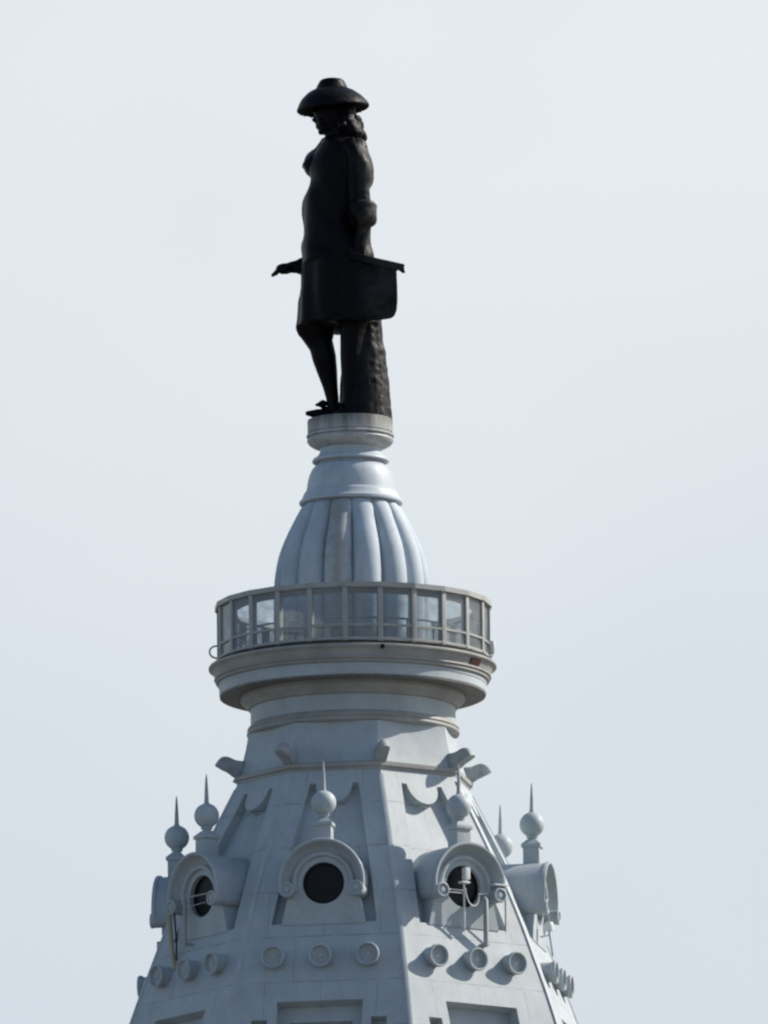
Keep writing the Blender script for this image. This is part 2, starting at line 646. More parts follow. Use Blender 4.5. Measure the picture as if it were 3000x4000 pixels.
# tall recess with two ears and a hanging lobe between them
z_ear, z_rb = 139.29, 134.28
rec = []
for i in range(25):
    z = z_rb + (z_ear-z_rb)*i/24
    rec.append((-(hs(z)-STRIP), z))
LOBE_W, LOBE_D = 0.60, 0.66
for i in range(21):
    a = pi - pi*i/20
    rec.append((LOBE_W*cos(a), z_ear - 0.02 - LOBE_D*sin(a)**0.9))
for i in range(25):
    z = z_ear + (z_rb-z_ear)*i/24
    rec.append(((hs(z)-STRIP), z))
rec = rec[::-1]
rec = rec + dense([(-(hs(z_rb)-STRIP), z_rb), ((hs(z_rb)-STRIP), z_rb)], 0.3)[1:12] if False else rec
def rect(u0, u1, z0, z1): return dense([(u0, z0), (u1, z0), (u1, z1), (u0, z1)], 0.35)
win = rect(-1.42, 1.42, 127.2, 131.58)
win2 = rect(-1.02, 1.02, 127.6, 131.06)
sideL = rect(-2.24, -1.72, 128.0, 130.97)
sideR = rect(1.72, 2.24, 128.0, 130.97)
bm = bmesh.new()
fill(bm, outer, [rec, win, sideL, sideR], fmap, 0.0)
skirt(bm, rec, fmap, 0.0, -0.31)
fill(bm, rec, [], fmap, -0.31)
skirt(bm, win, fmap, 0.0, -0.48)
fill(bm, win, [win2], fmap, -0.48)
skirt(bm, win2, fmap, -0.48, -0.90)
fill(bm, win2, [], fmap, -0.90)
for s_ in (sideL, sideR):
    skirt(bm, s_, fmap, 0.0, -0.40)
    fill(bm, s_, [], fmap, -0.40)
face0 = obj("roof_side", bm, M_wall, tower, radians(FACE[0]), sharp=28)
for a in FACE[1:]:
    copy_tree(face0, tower, radians(a))
# raised corner ribs along the arrises
bm = bmesh.new()
prev = None
for i in range(46):
    z = 126.0 + (139.55-126.0)*i/45
    R = Rz(z)
    ring = [bm.verts.new((x, -(R+y), z)) for x, y in ((-0.10, -0.05), (-0.08, 0.015), (0, 0.035), (0.08, 0.015), (0.10, -0.05))]
    if prev:
        for k in range(4):
            bm.faces.new((prev[k], prev[k+1], ring[k+1], ring[k]))
    prev = ring
rib0 = obj("corner_rib", bm, M_paint, tower, radians(TH0))
for k in range(1, 8): copy_tree(rib0, tower, radians(TH0+45*k))

# lower tower, out of the picture: octagon drum and square shaft down to the street
P8 = radians(TH0)
def oct_(prof): return lathe(prof, 8, P8)
zb = Z_BOT
bm = oct_([(9.4, zb+0.4), (10.3, zb+0.1), (10.3, zb-0.7), (9.8, zb-1.2), (9.8, 104), (10.9, 103.2), (10.9, 102)])
obj("octagon_drum", bm, M_paint, tower)
bm = bmesh.new()
w = 13.0
for (a, z0, z1) in ((w, 0, 96), (w+0.8, 96, 98), (w-0.5, 98, 102.5), (w+0.5, 60, 61.5), (w+0.5, 30, 31.5)):
    add_box(bm, (-a, -a, z0), (a, a, z1))
obj("shaft", bm, M_ledge, tower, P8+radians(22.5), smooth=False)

# ------------------------------------------------------------------ octagon cornice, flare, drum
def ring8(prof): return [(rr(r), zz(y)) for r, y in prof]
obj("octagon_cornice", oct_(ring8([(455, 3040), (470, 3044), (477, 3047), (477, 3062), (468, 3066), (468, 3074), (462, 3080), (448, 3092)])), M_trim, tower, sharp=20)
obj("drum_flare", oct_(ring8([(420, 2879), (423, 2905), (430, 2940), (440, 2980), (452, 3020), (461, 3044)])), M_paint, tower, sharp=25)
obj("drum", lathe(ring8([(402, 2690), (400, 2768), (400, 2842)]), 160), M_paint, tower)
obj("drum_ring", lathe(ring8([(400, 2836), (408, 2842), (412, 2848), (414, 2853), (410, 2857), (409, 2860), (415, 2864), (416, 2869), (413, 2874), (407, 2878), (384, 2881)]), 160), M_trim, tower, sharp=50)
obj("soffit_ring", lathe(ring8([(400, 2712), (438, 2716), (438, 2738), (430, 2746), (424, 2752), (414, 2760), (410, 2768), (400, 2774)]), 160), M_trim, tower)

# ------------------------------------------------------------------ gallery rim
obj("gallery_rim", lathe(ring8([(290, 2584), (536, 2584), (536, 2587), (502, 2588), (502, 2602), (548, 2602), (560, 2604), (562, 2607), (562, 2613), (556, 2617), (548, 2622), (541, 2634), (537, 2645),
      (536, 2648)]), 192, close_top=False, close_bot=False), M_trim, tower, sharp=24)
obj("rim_moulding", lathe(ring8([(534, 2646), (540, 2649), (541, 2653), (536, 2657), (531, 2659), (534, 2662), (534, 2666), (528, 2670), (518, 2672)]), 192, close_top=False, close_bot=False), M_trim, tower, sharp=50)
obj("rim_fascia", lathe(ring8([(514, 2670), (522, 2672), (524, 2676), (524, 2682), (521, 2687), (521, 2714), (517, 2719)]), 192, close_top=False, close_bot=False), M_paint, tower, sharp=20)
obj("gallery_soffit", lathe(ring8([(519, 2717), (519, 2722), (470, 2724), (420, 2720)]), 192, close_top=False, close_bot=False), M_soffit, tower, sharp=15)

# ------------------------------------------------------------------ fluted dome
GR = radians(1.0)
def gad(r, z, t):
    p = ((t-GR)/(2*pi/14)) % 1.0
    q_ = 2*p-1
    lob = sqrt(max(0.0, 1-(abs(q_)**2.0)*0.97))
    fade = min(1.0, max(0.55, (zz(1975)-z)/0.7))
    return r*(1-0.19*fade*(1-lob))
prof = ring8([(178, 1968), (188, 1976), (197, 1987), (213, 2015), (227, 2042), (246, 2078), (262, 2113), (275, 2145), (285, 2175), (292, 2205), (298, 2240), (302, 2270), (305, 2320), (306, 2400), (306, 2500), (306, 2588)])
obj("dome", lathe(prof, 14*18, GR, fn=gad), M_dome, tower, sharp=50)
obj("dome_cap", lathe(ring8([(120, 1814), (131, 1816), (140, 1822), (152, 1836), (161, 1855), (168, 1880), (172, 1905), (175, 1922), (182, 1926), (186, 1934), (192, 1950), (198, 1956), (202, 1960), (202, 1968), (199, 1971), (176, 1972), (170, 1976)]), 128), M_cap, tower, sharp=35)
obj("neck", lathe(ring8([(122, 1745), (119, 1756), (120, 1768), (128, 1780), (136, 1788), (146, 1793), (150, 1800), (150, 1804), (147, 1807), (128, 1808), (126, 1817)]), 128), M_cap, tower, sharp=40)
obj("plinth", lathe(ring8([(160, 1640), (166, 1641), (167, 1644), (167, 1692), (163, 1694), (163, 1697), (170, 1699), (172, 1702), (171, 1707), (160, 1708), (159, 1713), (167, 1715), (170, 1721), (166, 1730), (158, 1738), (146, 1745), (132, 1750), (122, 1754)]), 128), M_plinth, tower, sharp=35)

# ------------------------------------------------------------------ glazed enclosure of the gallery
cage = empty("glass_enclosure", (0.045, 0, zz(2588)), tower)
CZ = zz(2588)
PH = -3.6
RC = rr(532)
def polyring(r0, r1, z0, z1, seg=24):
    bm = bmesh.new()
    lo = []
    for (r, z) in ((r1, z1), (r1, z0), (r0, z0), (r0, z1)):
        lo.append([bm.verts.new((r*sin(radians(PH+360*i/seg)), -r*cos(radians(PH+360*i/seg)), z-CZ)) for i in range(seg)])
    for a in range(4):
        b = (a+1) % 4
        for i in range(seg):
            j = (i+1) % seg
            bm.faces.new((lo[a][i], lo[a][j], lo[b][j], lo[b][i]))
    return bm
obj("top_rail", polyring(RC-0.16, RC+0.085, zz(2381), zz(2362)), M_frame, cage, smooth=False)
bm = bmesh.new()
lo = []
for (r, z) in ((RC-0.17, zz(2366)), (RC-0.17, zz(2374)), (rr(466), zz(2396)), (rr(466), zz(2389))):
    lo.append([bm.verts.new((r*sin(radians(PH+15*i)), -r*cos(radians(PH+15*i)), z-CZ)) for i in range(24)])
for a in range(4):
    for i in range(24):
        j = (i+1) % 24
        bm.faces.new((lo[a][i], lo[a][j], lo[(a+1) % 4][j], lo[(a+1) % 4][i]))
obj("canopy", bm, M_trim, cage, smooth=False)
obj("middle_rail", polyring(RC-0.08, RC+0.02, zz(2531), zz(2523)), M_frame, cage, smooth=False)
obj("bottom_rail", polyring(RC-0.12, RC+0.05, zz(2585), zz(2575)), M_frame, cage, smooth=False)
bm = bmesh.new()
add_box(bm, (-0.085, -RC-0.02, zz(2590)-CZ), (0.085, -RC+0.20, zz(2378)-CZ), bev=0.02)
add_box(bm, (-0.11, -RC-0.06, zz(2586)-CZ), (0.11, -RC+0.10, zz(2578)-CZ))
p0 = obj("post", bm, M_frame, cage, radians(PH))
for k in range(1, 24): copy_tree(p0, cage, radians(PH+15*k))
bm = bmesh.new()
ch = RC*cos(radians(7.5))
hw = RC*sin(radians(7.5))-0.07
add_box(bm, (-hw, -ch+0.03, zz(2522)-CZ), (hw, -ch+0.05, zz(2383)-CZ))
g0 = obj("pane", bm, M_glass, cage, radians(PH+7.5), smooth=False)
bm = bmesh.new()
add_box(bm, (-hw, -ch+0.03, zz(2577)-CZ), (hw, -ch+0.05, zz(2533)-CZ))
g1 = obj("lower_pane", bm, M_lowglass, cage, radians(PH+7.5), smooth=False)
for k in range(1, 24):
    copy_tree(g0, cage, radians(PH+7.5+15*k))
    copy_tree(g1, cage, radians(PH+7.5+15*k))
# inner handrail of the walk and a bench ring against the dome
bm = bmesh.new()
n_ = 72
add_tube(bm, [(rr(470)*sin(2*pi*i/n_), -rr(470)*cos(2*pi*i/n_), zz(2490)-CZ) for i in range(n_)], 0.035, 8, closed=True)
for i in range(24):
    t = radians(PH+15*i)
    add_tube(bm, [(rr(470)*sin(t), -rr(470)*cos(t), 0), (rr(470)*sin(t), -rr(470)*cos(t), zz(2490)-CZ)], 0.03, 8)
obj("handrail", bm, M_grey, cage)
# hoops at the two sides of the gallery
for th in (-87.0, 84.0, 12.0):
    bm = bmesh.new()
    r0 = RC+0.02
    if th == 12.0:
        add_box(bm, (-0.06, -rr(563)-0.05, zz(2625)), (0.06, -rr(552), zz(2608)), bev=0.02)
        obj("bracket", bm, M_dark, tower, radians(th))
        continue
    add_tube(bm, [(0, -(r0-0.16), zz(2546)+0.20)]+[(0, -(r0-0.02+0.22*sin(pi*i/12)), zz(2546)+0.20*cos(pi*i/12)) for i in range(13)]+[(0, -(r0-0.16), zz(2546)-0.20)], 0.03, 8)
    obj("hoop", bm, M_grey, tower, radians(th))
bm = bmesh.new()
for i in range(7):
    pass
prev = None
for i in range(9):
    t = radians(57.5 + 8.0*i/8)
    a = bm.verts.new((rr(552)*sin(t), -rr(552)*cos(t), zz(2622)))
    b = bm.verts.new((rr(541)*sin(t), -rr(541)*cos(t), zz(2644)))
    a2 = bm.verts.new((rr(545)*sin(t), -rr(545)*cos(t), zz(2622)))
    b2 = bm.verts.new((rr(534)*sin(t), -rr(534)*cos(t), zz(2644)))
    if prev:
        for (p, q2, r_, s_) in ((0, 1, 1, 0), (1, 3, 3, 1), (3, 2, 2, 3), (2, 0, 0, 2)):
            cur = (a, b, a2, b2)
            bm.faces.new((prev[p], prev[q2], cur[r_], cur[s_]))
    else:
        bm.faces.new((a, b, b2, a2))
    prev = (a, b, a2, b2)
bm.faces.new(prev[:2]+prev[:1:-1])
o = obj("rim_patch", bm, M_red, tower)
o['label'] = "dark red patch under the gallery rim on its sunny side"

# ------------------------------------------------------------------ corner ornaments above the cornice
prof = [(0.25, 0.02), (0.02, -0.02), (-0.12, 0.06), (-0.30, 0.20), (-0.50, 0.29), (-0.71, 0.40), (-0.67, 0.47), (-0.59, 0.58), (-0.50, 0.66), (-0.36, 0.69),
        (-0.24, 0.67), (-0.12, 0.62), (0.0, 0.57), (0.15, 0.55), (0.25, 0.55)]
bm = bmesh.new()
ZC = zz(3047)
R0 = rr(470)
sl = []
for wf, sc_ in ((-0.17, 0.82), (-0.14, 0.93), (-0.05, 0.98), (0.05, 0.98), (0.14, 0.93), (0.17, 0.82)):
    ring = []
    for (a, b) in prof:
        out_ = -a
        wid = wf*(1.12-0.55*max(0.0, b/0.69)**2+0.25*max(0.0, out_))
        ring.append(bm.verts.new((wid, -(R0+out_*sc_), ZC+b*sc_)))
    sl.append(ring)
for a, b in zip(sl, sl[1:]):
    for i in range(len(prof)):
        j = (i+1) % len(prof)
        bm.faces.new((a[i], a[j], b[j], b[i]))
bm.faces.new(sl[0]); bm.faces.new(list(reversed(sl[-1])))
c0 = obj("corner_ornament", bm, M_lichen, tower, radians(TH0), sharp=40)
for k in range(1, 8): copy_tree(c0, tower, radians(TH0+45*k))

# ------------------------------------------------------------------ roundels, three on each face
def out_matrix(u, D, z):                     # local z axis -> outwards (-Y), local y -> up
    return Matrix(((1, 0, 0, u), (0, 0, -1, -D), (0, 1, 0, z), (0, 0, 0, 1)))
def roundel(u):
    bm = bmesh.new()
    z = 133.10
    D = apo(z)
    M = out_matrix(u, D, z)
    lathe_on(bm, [(0.33, -0.6), (0.33, 0.26), (0.36, 0.29), (0.385, 0.34), (0.38, 0.41), (0.355, 0.435), (0.325, 0.43), (0.305, 0.39), (0.295, 0.30),
                  (0.17, 0.285), (0.11, 0.30), (0.09, 0.33), (0.05, 0.345), (0.002, 0.35)], M, 40)
    for i in range(8):
        a = 2*pi*i/8
        g_ = bmesh.ops.create_uvsphere(bm, u_segments=10, v_segments=6, radius=1.0)
        for v in g_['verts']:
            p = Vector((v.co.x*0.075+0.185, v.co.y*0.05, v.co.z*0.022+0.285))
            v.co = M @ (Matrix.Rotation(a, 4, 'Z') @ p)
    return bm
for u in (-1.57, 0.0, 1.57):
    r0_ = obj("roundel", roundel(u), M_paint, tower, radians(FACE[0]), sharp=40)
    for a in FACE[1:]: copy_tree(r0_, tower, radians(a))

# ------------------------------------------------------------------ dormers and finials
ZD = 135.60
D_HOLE, D_RIM = 6.14, 6.55
def dormer(parent, rot):
    d = empty("dormer", (0, 0, 0), parent, rot)
    # barrel hood with moulded mouth
    bm = bmesh.new()
    M = out_matrix(0, 0, ZD)
    A = (radians(-16), radians(196))
    pr = [(1.37, 3.6), (1.37, D_RIM-0.20), (1.38, D_RIM-0.14), (1.42, D_RIM-0.12), (1.43, D_RIM-0.05), (1.41, D_RIM), (1.35, D_RIM), (1.31, D_RIM-0.04),
          (1.29, D_RIM-0.12), (1.22, D_RIM-0.30), (1.12, D_RIM-0.38), (1.03, D_RIM-0.40), (1.02, D_RIM-0.29), (0.97, D_RIM-0.26), (0.90, D_RIM-0.28), (0.87, D_RIM-0.38), (0.86, D_HOLE-0.02)]
    rg = lathe_on(bm, pr, M, 56, A)
    # close the two feet of the arch
    for e in (0, -1):
        inner = [M @ Vector((0.86*cos(A[e]), 0.86*sin(A[e]), 3.6))]
        lst = [r[e] for r in rg] + [bm.verts.new(inner[0])]
        bm.faces.new(lst if e == 0 else list(reversed(lst)))
    obj("hood", bm, M_paint, d, sharp=35)
    # flat plate with the round opening, flaring apron below
    bm = bmesh.new()
    zl = 134.24
    pl = []
    for i in range(33):
        a = radians(-14 + 208*i/32)
        pl.append((1.02*cos(a), ZD+1.02*sin(a)))
    pl += [(-1.17, ZD-0.40), (-1.40, zl)] + [(-1.4+2.8*i/8, zl) for i in range(1, 8)] + [(1.40, zl), (1.17, ZD-0.40)]
    hole = [(0.69*cos(2*pi*i/48), ZD+0.69*sin(2*pi*i/48)) for i in range(48)]
    def pm(u, z, off): return Vector((u, -(D_HOLE+off), z))
    fill(bm, pl, [hole], pm, 0.0, grid=0.3)
    skirt(bm, pl, pm, 0.0, -1.2)
    skirt(bm, hole, pm, 0.0, -0.55)
    obj("apron", bm, M_paint, d, sharp=35)
    bm = bmesh.new()
    lathe_on(bm, [(0.72, -0.16), (0.64, -0.16), (0.63, -0.13), (0.61, -0.13), (0.60, -0.18), (0.01, -0.18)], out_matrix(0, D_HOLE, ZD), 40)
    obj("window", bm, M_dark, d)
    for sx in (-1, 1):
        bm = bmesh.new()
        M2 = out_matrix(sx*1.15, 0, ZD-0.25)
        lathe_on(bm, [(0.235, 5.2), (0.235, D_RIM-0.04), (0.25, D_RIM), (0.245, D_RIM+0.05), (0.21, D_RIM+0.07), (0.185, D_RIM+0.05), (0.175, D_RIM), (0.10, D_RIM), (0.08, D_RIM+0.04), (0.002, D_RIM+0.05)], M2, 28)
        obj("volute", bm, M_paint, d, sharp=40)
    return d
d0 = dormer(tower, radians(FACE[0]))
for a in FACE[1:]: copy_tree(d0, tower, radians(a))

def finial(parent, rot):
    f = empty("finial", (0, 0, 0), parent, rot)
    D = 5.92
    bm = bmesh.new()
    zb_ = ZD+1.30
    add_box(bm, (-0.27, -D-0.27, zb_), (0.27, -D+0.27, ZD+1.96), bev=0.015)
    add_box(bm, (-0.325, -D-0.325, ZD+1.90), (0.325, -D+0.325, ZD+2.02), bev=0.03)
    # sloped cap
    for r0_, r1_, z0, z1 in ((0.30, 0.14, ZD+2.02, ZD+2.18),):
        lo = [bm.verts.new((x*r0_, -D+y*r0_, z0)) for x, y in ((-1, -1), (1, -1), (1, 1), (-1, 1))]
        hi = [bm.verts.new((x*r1_, -D+y*r1_, z1)) for x, y in ((-1, -1), (1, -1), (1, 1), (-1, 1))]
        for i in range(4):
            j = (i+1) % 4
            bm.faces.new((lo[i], lo[j], hi[j], hi[i]))
        bm.faces.new(hi)
    obj("pedestal", bm, M_paint, f, sharp=30)
    T = Matrix.Translation((0, -D, 0))
    bm = bmesh.new()
    zc = 138.28
    pr = [(0.14, ZD+2.12), (0.13, ZD+2.2), (0.19, ZD+2.25), (0.20, ZD+2.29), (0.15, ZD+2.33)]
    for i in range(3, 21):
        a = -pi/2 + pi*i/21
        pr.append((0.41*cos(a), zc+0.41*sin(a)))
    pr.append((0.09, zc+0.42)); pr.append((0.09, zc+0.44))
    lathe_on(bm, pr, T, 36)
    obj("ball", bm, M_paint, f, sharp=50)
    bm = bmesh.new()
    lathe_on(bm, [(0.10, zc+0.38), (0.075, zc+0.47), (0.058, zc+0.85), (0.034, zc+1.22), (0.014, zc+1.38), (0.001, zc+1.39)], T, 14)
    obj("spike", bm, M_paint, f)
    return f
f0 = finial(tower, radians(FACE[0]))
for a in FACE[1:]: copy_tree(f0, tower, radians(a))

# ------------------------------------------------------------------ fittings on the dormers
def face_pt(k, u, D, z):
    t = radians(FACE[k])
    return Vector((D*sin(t)+u*cos(t), -D*cos(t)+u*sin(t), z))
def F(k): return Matrix.Rotation(radians(FACE[k]), 4, 'Z')
def fitting(name, k, u, D, z, label, cat, group=None):
    e = empty(name, face_pt(k, u, D, z), None, radians(FACE[k]))
    return tag(e, label, cat, group)
# instrument mast in front of the sunlit dormer's opening (local frame: x along the face, -y outwards)
e = fitting("mast", 1, -0.17, 6.40, 134.18, "slim pale mast with a small instrument box, before the sunlit dormer's opening", "mast")
bm = bmesh.new()
add_tube(bm, [(0, 0, -0.02), (0, 0, 1.47)], 0.035, 10)
add_tube(bm, [(0, 0, 0.12), (0, 0.32, 0.12)], 0.03, 8)
obj("pole", bm, M_white, e)
bm = bmesh.new()
add_box(bm, (-0.15, -0.12, 1.47), (0.17, 0.12, 1.54), bev=0.015)
obj("platform", bm, M_white, e)
bm = bmesh.new()
add_box(bm, (-0.02, -0.13, 1.60), (0.17, 0.10, 2.00), bev=0.03)
add_box(bm, (0.02, -0.05, 1.53), (0.12, 0.05, 1.62))
obj("instrument_box", bm, M_white, e, sharp=40)
bm = bmesh.new()
add_tube(bm, [(-0.60, 0.02, 1.24), (-0.02, 0.0, 1.24)], 0.02, 8)
add_tube(bm, [(-0.60, 0.02, 1.15), (-0.02, 0.0, 1.15)], 0.015, 8)
obj("arm", bm, M_white, e)
bm = bmesh.new()
add_tube(bm, [(0.30-0.27*cos(a), -0.03-0.06*sin(a), 1.10-0.36*sin(a)+0.2*(1-sin(a))*(1 if a < pi/2 else 0.3)) for a in [pi*i/18 for i in range(19)]]
         + [(0.95, 0.02, 1.22)], 0.022, 8)
obj("cable", bm, M_white, e)

e = fitting("drainpipe", 1, 0.62, 6.50, 133.62, "straight grey pipe hanging from the sunlit dormer down to its roundels", "pipe")
bm = bmesh.new()
add_tube(bm, [(0, 0.25, 1.62), (0, 0.06, 1.60), (0, 0, 1.52), (0, 0, 0)], 0.085, 14)
obj("pipe", bm, M_grey, e, sharp=60)
bm = bmesh.new()
add_box(bm, (-0.12, -0.02, 0.04), (0.12, 0.30, 0.10))
obj("clamp", bm, M_grey, e)

e = fitting("rod", 1, 1.40, 6.52, 134.16, "thin rod hanging from the right scroll of the sunlit dormer", "rod")
bm = bmesh.new()
add_tube(bm, [(0, 0, 0), (0, 0, 1.50)], 0.026, 8)
add_tube(bm, [(0, 0, 1.45), (-0.22, 0.02, 1.45)], 0.024, 8)
obj("pole", bm, M_grey, e)
bm = bmesh.new()
add_box(bm, (-0.50, -0.12, 1.50), (0.03, 0.08, 1.56), bev=0.01)
obj("bracket", bm, M_white, e)

# shaded left dormer
e = fitting("pipe_stand", 7, -0.52, 6.46, 133.96, "upright grey pipe with a side arm, across the shaded left dormer's opening", "pipe")
bm = bmesh.new()
add_tube(bm, [(0, 0, 0), (0, 0, 1.66)], 0.06, 12)
add_tube(bm, [(0, 0, 0.10), (0, 0.30, 0.10)], 0.04, 8)
obj("pole", bm, M_grey, e)
bm = bmesh.new()
add_tube(bm, [(-0.12, 0, 1.62), (1.45, 0.08, 1.62)], 0.028, 8)
add_tube(bm, [(0.02, 0, 1.30), (0.9, 0.2, 1.38)], 0.018, 8)
obj("arm", bm, M_frame, e)
e = fitting("conduit", 7, -1.28, 6.55, 133.27, "tan pipe running down below the left scroll of the shaded left dormer", "pipe")
bm = bmesh.new()
add_tube(bm, [(-0.05, 0.10, 2.0), (0.0, 0.0, 1.85), (0.10, 0.0, 0.9), (0.22, 0.06, 0.0)], 0.075, 12)
obj("pipe", bm, M_tan, e, sharp=60)
bm = bmesh.new()
add_tube(bm, [(0.26, 0.02, 1.85), (0.36, 0.02, 1.0), (0.33, 0.05, 0.3)], 0.03, 8)
obj("cable", bm, M_dark, e)

# lamps on the outermost dormers and on the gallery
def floodlight(e, m, sx=1.0):
    bm = bmesh.new()
    lathe_on(bm, [(0.002, 0.12), (0.13, 0.12), (0.16, 0.05), (0.165, -0.08), (0.15, -0.16), (0.002, -0.17)], Matrix.Translation((0, 0, 0)), 20)
    obj("lamp_head", bm, m, e, sharp=40)
    bm = bmesh.new()
    add_tube(bm, [(0, 0, 0.10), (0, 0.02, 0.36)], 0.035, 8)
    add_tube(bm, [(0, 0, 0.34), (0, 0.35, 0.36)], 0.03, 8)
    obj("bracket", bm, M_grey, e)
    bm = bmesh.new()
    add_tube(bm, [(0, 0, -0.16), (0.0, -0.06, -0.55), (0, -0.12, -1.0)], 0.03, 8)
    add_tube(bm, [(0, -0.02, -0.30), (0, 0.3, -0.35)], 0.02, 8)
    obj("conduit", bm, M_grey, e)
e = fitting("floodlight", 2, -0.35, 6.50, 134.83, "white lamp hung beneath the rightmost dormer seen in profile", "lamp")
floodlight(e, M_white)
e = fitting("floodlight_box", 6, -0.25, 6.42, 134.07, "dark box hung beneath the leftmost dormer seen in profile", "box")  # box-shaped fixture, taken for a floodlight housing
bm = bmesh.new()
add_box(bm, (-0.28, -0.20, 0.0), (0.28, 0.12, 0.78), bev=0.03)
add_box(bm, (-0.05, 0.05, 0.45), (0.05, 0.5, 0.55))
obj("housing", bm, M_grey, e)
bm = bmesh.new()
add_tube(bm, [(0.30, -0.1, 0.5), (0.36, -0.05, 0.1), (0.34, 0.2, -0.25)], 0.03, 8)
obj("cable", bm, M_dark, e)
t = radians(82)
e = empty("gallery_lamp", (rr(552)*sin(t), -rr(552)*cos(t), zz(2548)), None, t)
tag(e, "small white lamp outside the glazing at the sunny end of the gallery", "lamp")
bm = bmesh.new()
lathe_on(bm, [(0.002, 0.22), (0.07, 0.22), (0.09, 0.12), (0.09, -0.12), (0.06, -0.2), (0.002, -0.2)], Matrix.Translation((0, 0, 0)), 16)
obj("lamp_head", bm, M_white, e)
bm = bmesh.new()
add_tube(bm, [(0, 0, -0.18), (0, 0.02, -0.28), (0, 0.20, -0.30)], 0.025, 8)
obj("bracket", bm, M_grey, e)

# ------------------------------------------------------------------ statue
st = empty("statue", (0, 0, zz(1640)))
tag(st, "dark bronze statue of a standing man in a broad hat on the tower's tip", "statue")
ZS = zz(1640)
def sx(px, y): return (px - (1369 - (1690-y)*0.0078))/PX
def sp(px, y, d=0.0): return Vector((sx(px, y), d, zz(y)-ZS+0.17*d))

def loft(bm, secs, seg=28, power=2.0):
    """horizontal elliptic sections: (level, front, back, half depth, centre depth)"""
    rings = []
    for s in secs:
        y, f, b, ry = s[:4]
        cy = s[4] if len(s) > 4 else 0.0
        a, c = sx(f, y), sx(b, y)
        cx, rx = (a+c)/2, (c-a)/2
        ring = []
        for i in range(seg):
            t = 2*pi*i/seg
            ct, s_ = cos(t), sin(t)
            k = (abs(ct)**power+abs(s_)**power)**(-1/power)
            ring.append(bm.verts.new((cx+rx*ct*k, cy+ry*s_*k, zz(y)-ZS+(0.17*cy if abs(cy) > 0.9 else 0.0))))
        rings.append(ring)
    for a, b in zip(rings, rings[1:]):
        for i in range(seg):
            j = (i+1) % seg
            bm.faces.new((a[i], a[j], b[j], b[i]))
    bm.faces.new(rings[0])
    bm.faces.new(list(reversed(rings[-1])))

def limb(bm, pts, seg=16):
    add_tube(bm, [p for p, r in pts], [r for p, r in pts], seg)
    for p, r in (pts[0], pts[-1]):
        g = bmesh.ops.create_uvsphere(bm, u_segments=16, v_segments=10, radius=r)
        for v in g['verts']: v.co += p

def blob(bm, c, r):
    g = bmesh.ops.create_uvsphere(bm, u_segments=24, v_segments=16, radius=1.0)
    for v in g['verts']: v.co = Vector((v.co.x*r[0]+c[0], v.co.y*r[1]+c[1], v.co.z*r[2]+c[2]))

def remesh(name, bm, m, voxel, fold=None, smooth=3):
    me = bpy.data.meshes.new(name+"_src")
    bmesh.ops.recalc_face_normals(bm, faces=bm.faces)
    bm.to_mesh(me); bm.free()
    o = bpy.data.objects.new(name+"_src", me)
    COL.objects.link(o)
    md = o.modifiers.new("r", 'REMESH')
    md.mode = 'VOXEL'
    md.voxel_size = voxel
    ms = o.modifiers.new("s", 'SMOOTH')
    ms.iterations = smooth
    ms.factor = 0.5
    dg = bpy.context.evaluated_depsgraph_get()
    me2 = bpy.data.meshes.new_from_object(o.evaluated_get(dg))
    bpy.data.objects.remove(o)
    bpy.data.meshes.remove(me)
    if fold:
        nrm = [v.normal.copy() for v in me2.vertices]
        for v, n_ in zip(me2.vertices, nrm):
            v.co += n_*fold(v.co)
        me2.update()
    me2.name = name
    me2.materials.clear()
    me2.materials.append(m)
    me2.shade_smooth()
    r = bpy.data.objects.new(name, me2)
    COL.objects.link(r)
    r.parent = st
    return r

# body: head, neck, hands, legs in one surface
bm = bmesh.new()
loft(bm, [(385, 1250, 1385, 0.45), (405, 1236, 1394, 0.52), (430, 1231, 1394, 0.54), (448, 1233, 1392, 0.53), (465, 1237, 1385, 0.50), (480, 1239, 1372, 0.46),
          (492, 1242, 1360, 0.42), (506, 1250, 1345, 0.36), (517, 1262, 1338, 0.30)], power=2.3)
loft(bm, [(490, 1272, 1385, 0.40), (530, 1272, 1390, 0.44), (570, 1262, 1400, 0.6)])                      # neck
# nose, brow, lips, chin
bm2 = bm
n0 = [sp(1236, 440), sp(1219, 462), sp(1234, 470)]
v_ = [bm.verts.new(p) for p in (sp(1240, 434, -0.05), sp(1240, 434, 0.05), sp(1219, 460, -0.035), sp(1219, 460, 0.035), sp(1232, 472, -0.11), sp(1232, 472, 0.11), sp(1262, 440, 0), sp(1262, 472, 0))]
for f in ((0, 1, 3, 2), (2, 3, 5, 4), (0, 2, 4), (1, 5, 3), (0, 4, 7, 6), (1, 6, 7, 5), (4, 5, 7), (0, 6, 1)):
    bm.faces.new([v_[i] for i in f])
blob(bm, sp(1238, 434), (0.09, 0.34, 0.06))
blob(bm, sp(1242, 482), (0.06, 0.17, 0.045))
blob(bm, sp(1243, 491), (0.055, 0.15, 0.045))
blob(bm, sp(1258, 508), (0.11, 0.18, 0.10))
for s_ in (-1, 1):
    blob(bm, sp(1243, 447, 0.20*s_), (0.05, 0.09, 0.05))
    blob(bm, sp(1262, 468, 0.30*s_), (0.15, 0.15, 0.14))
    blob(bm, sp(1325, 458, 0.54*s_), (0.08, 0.05, 0.15))
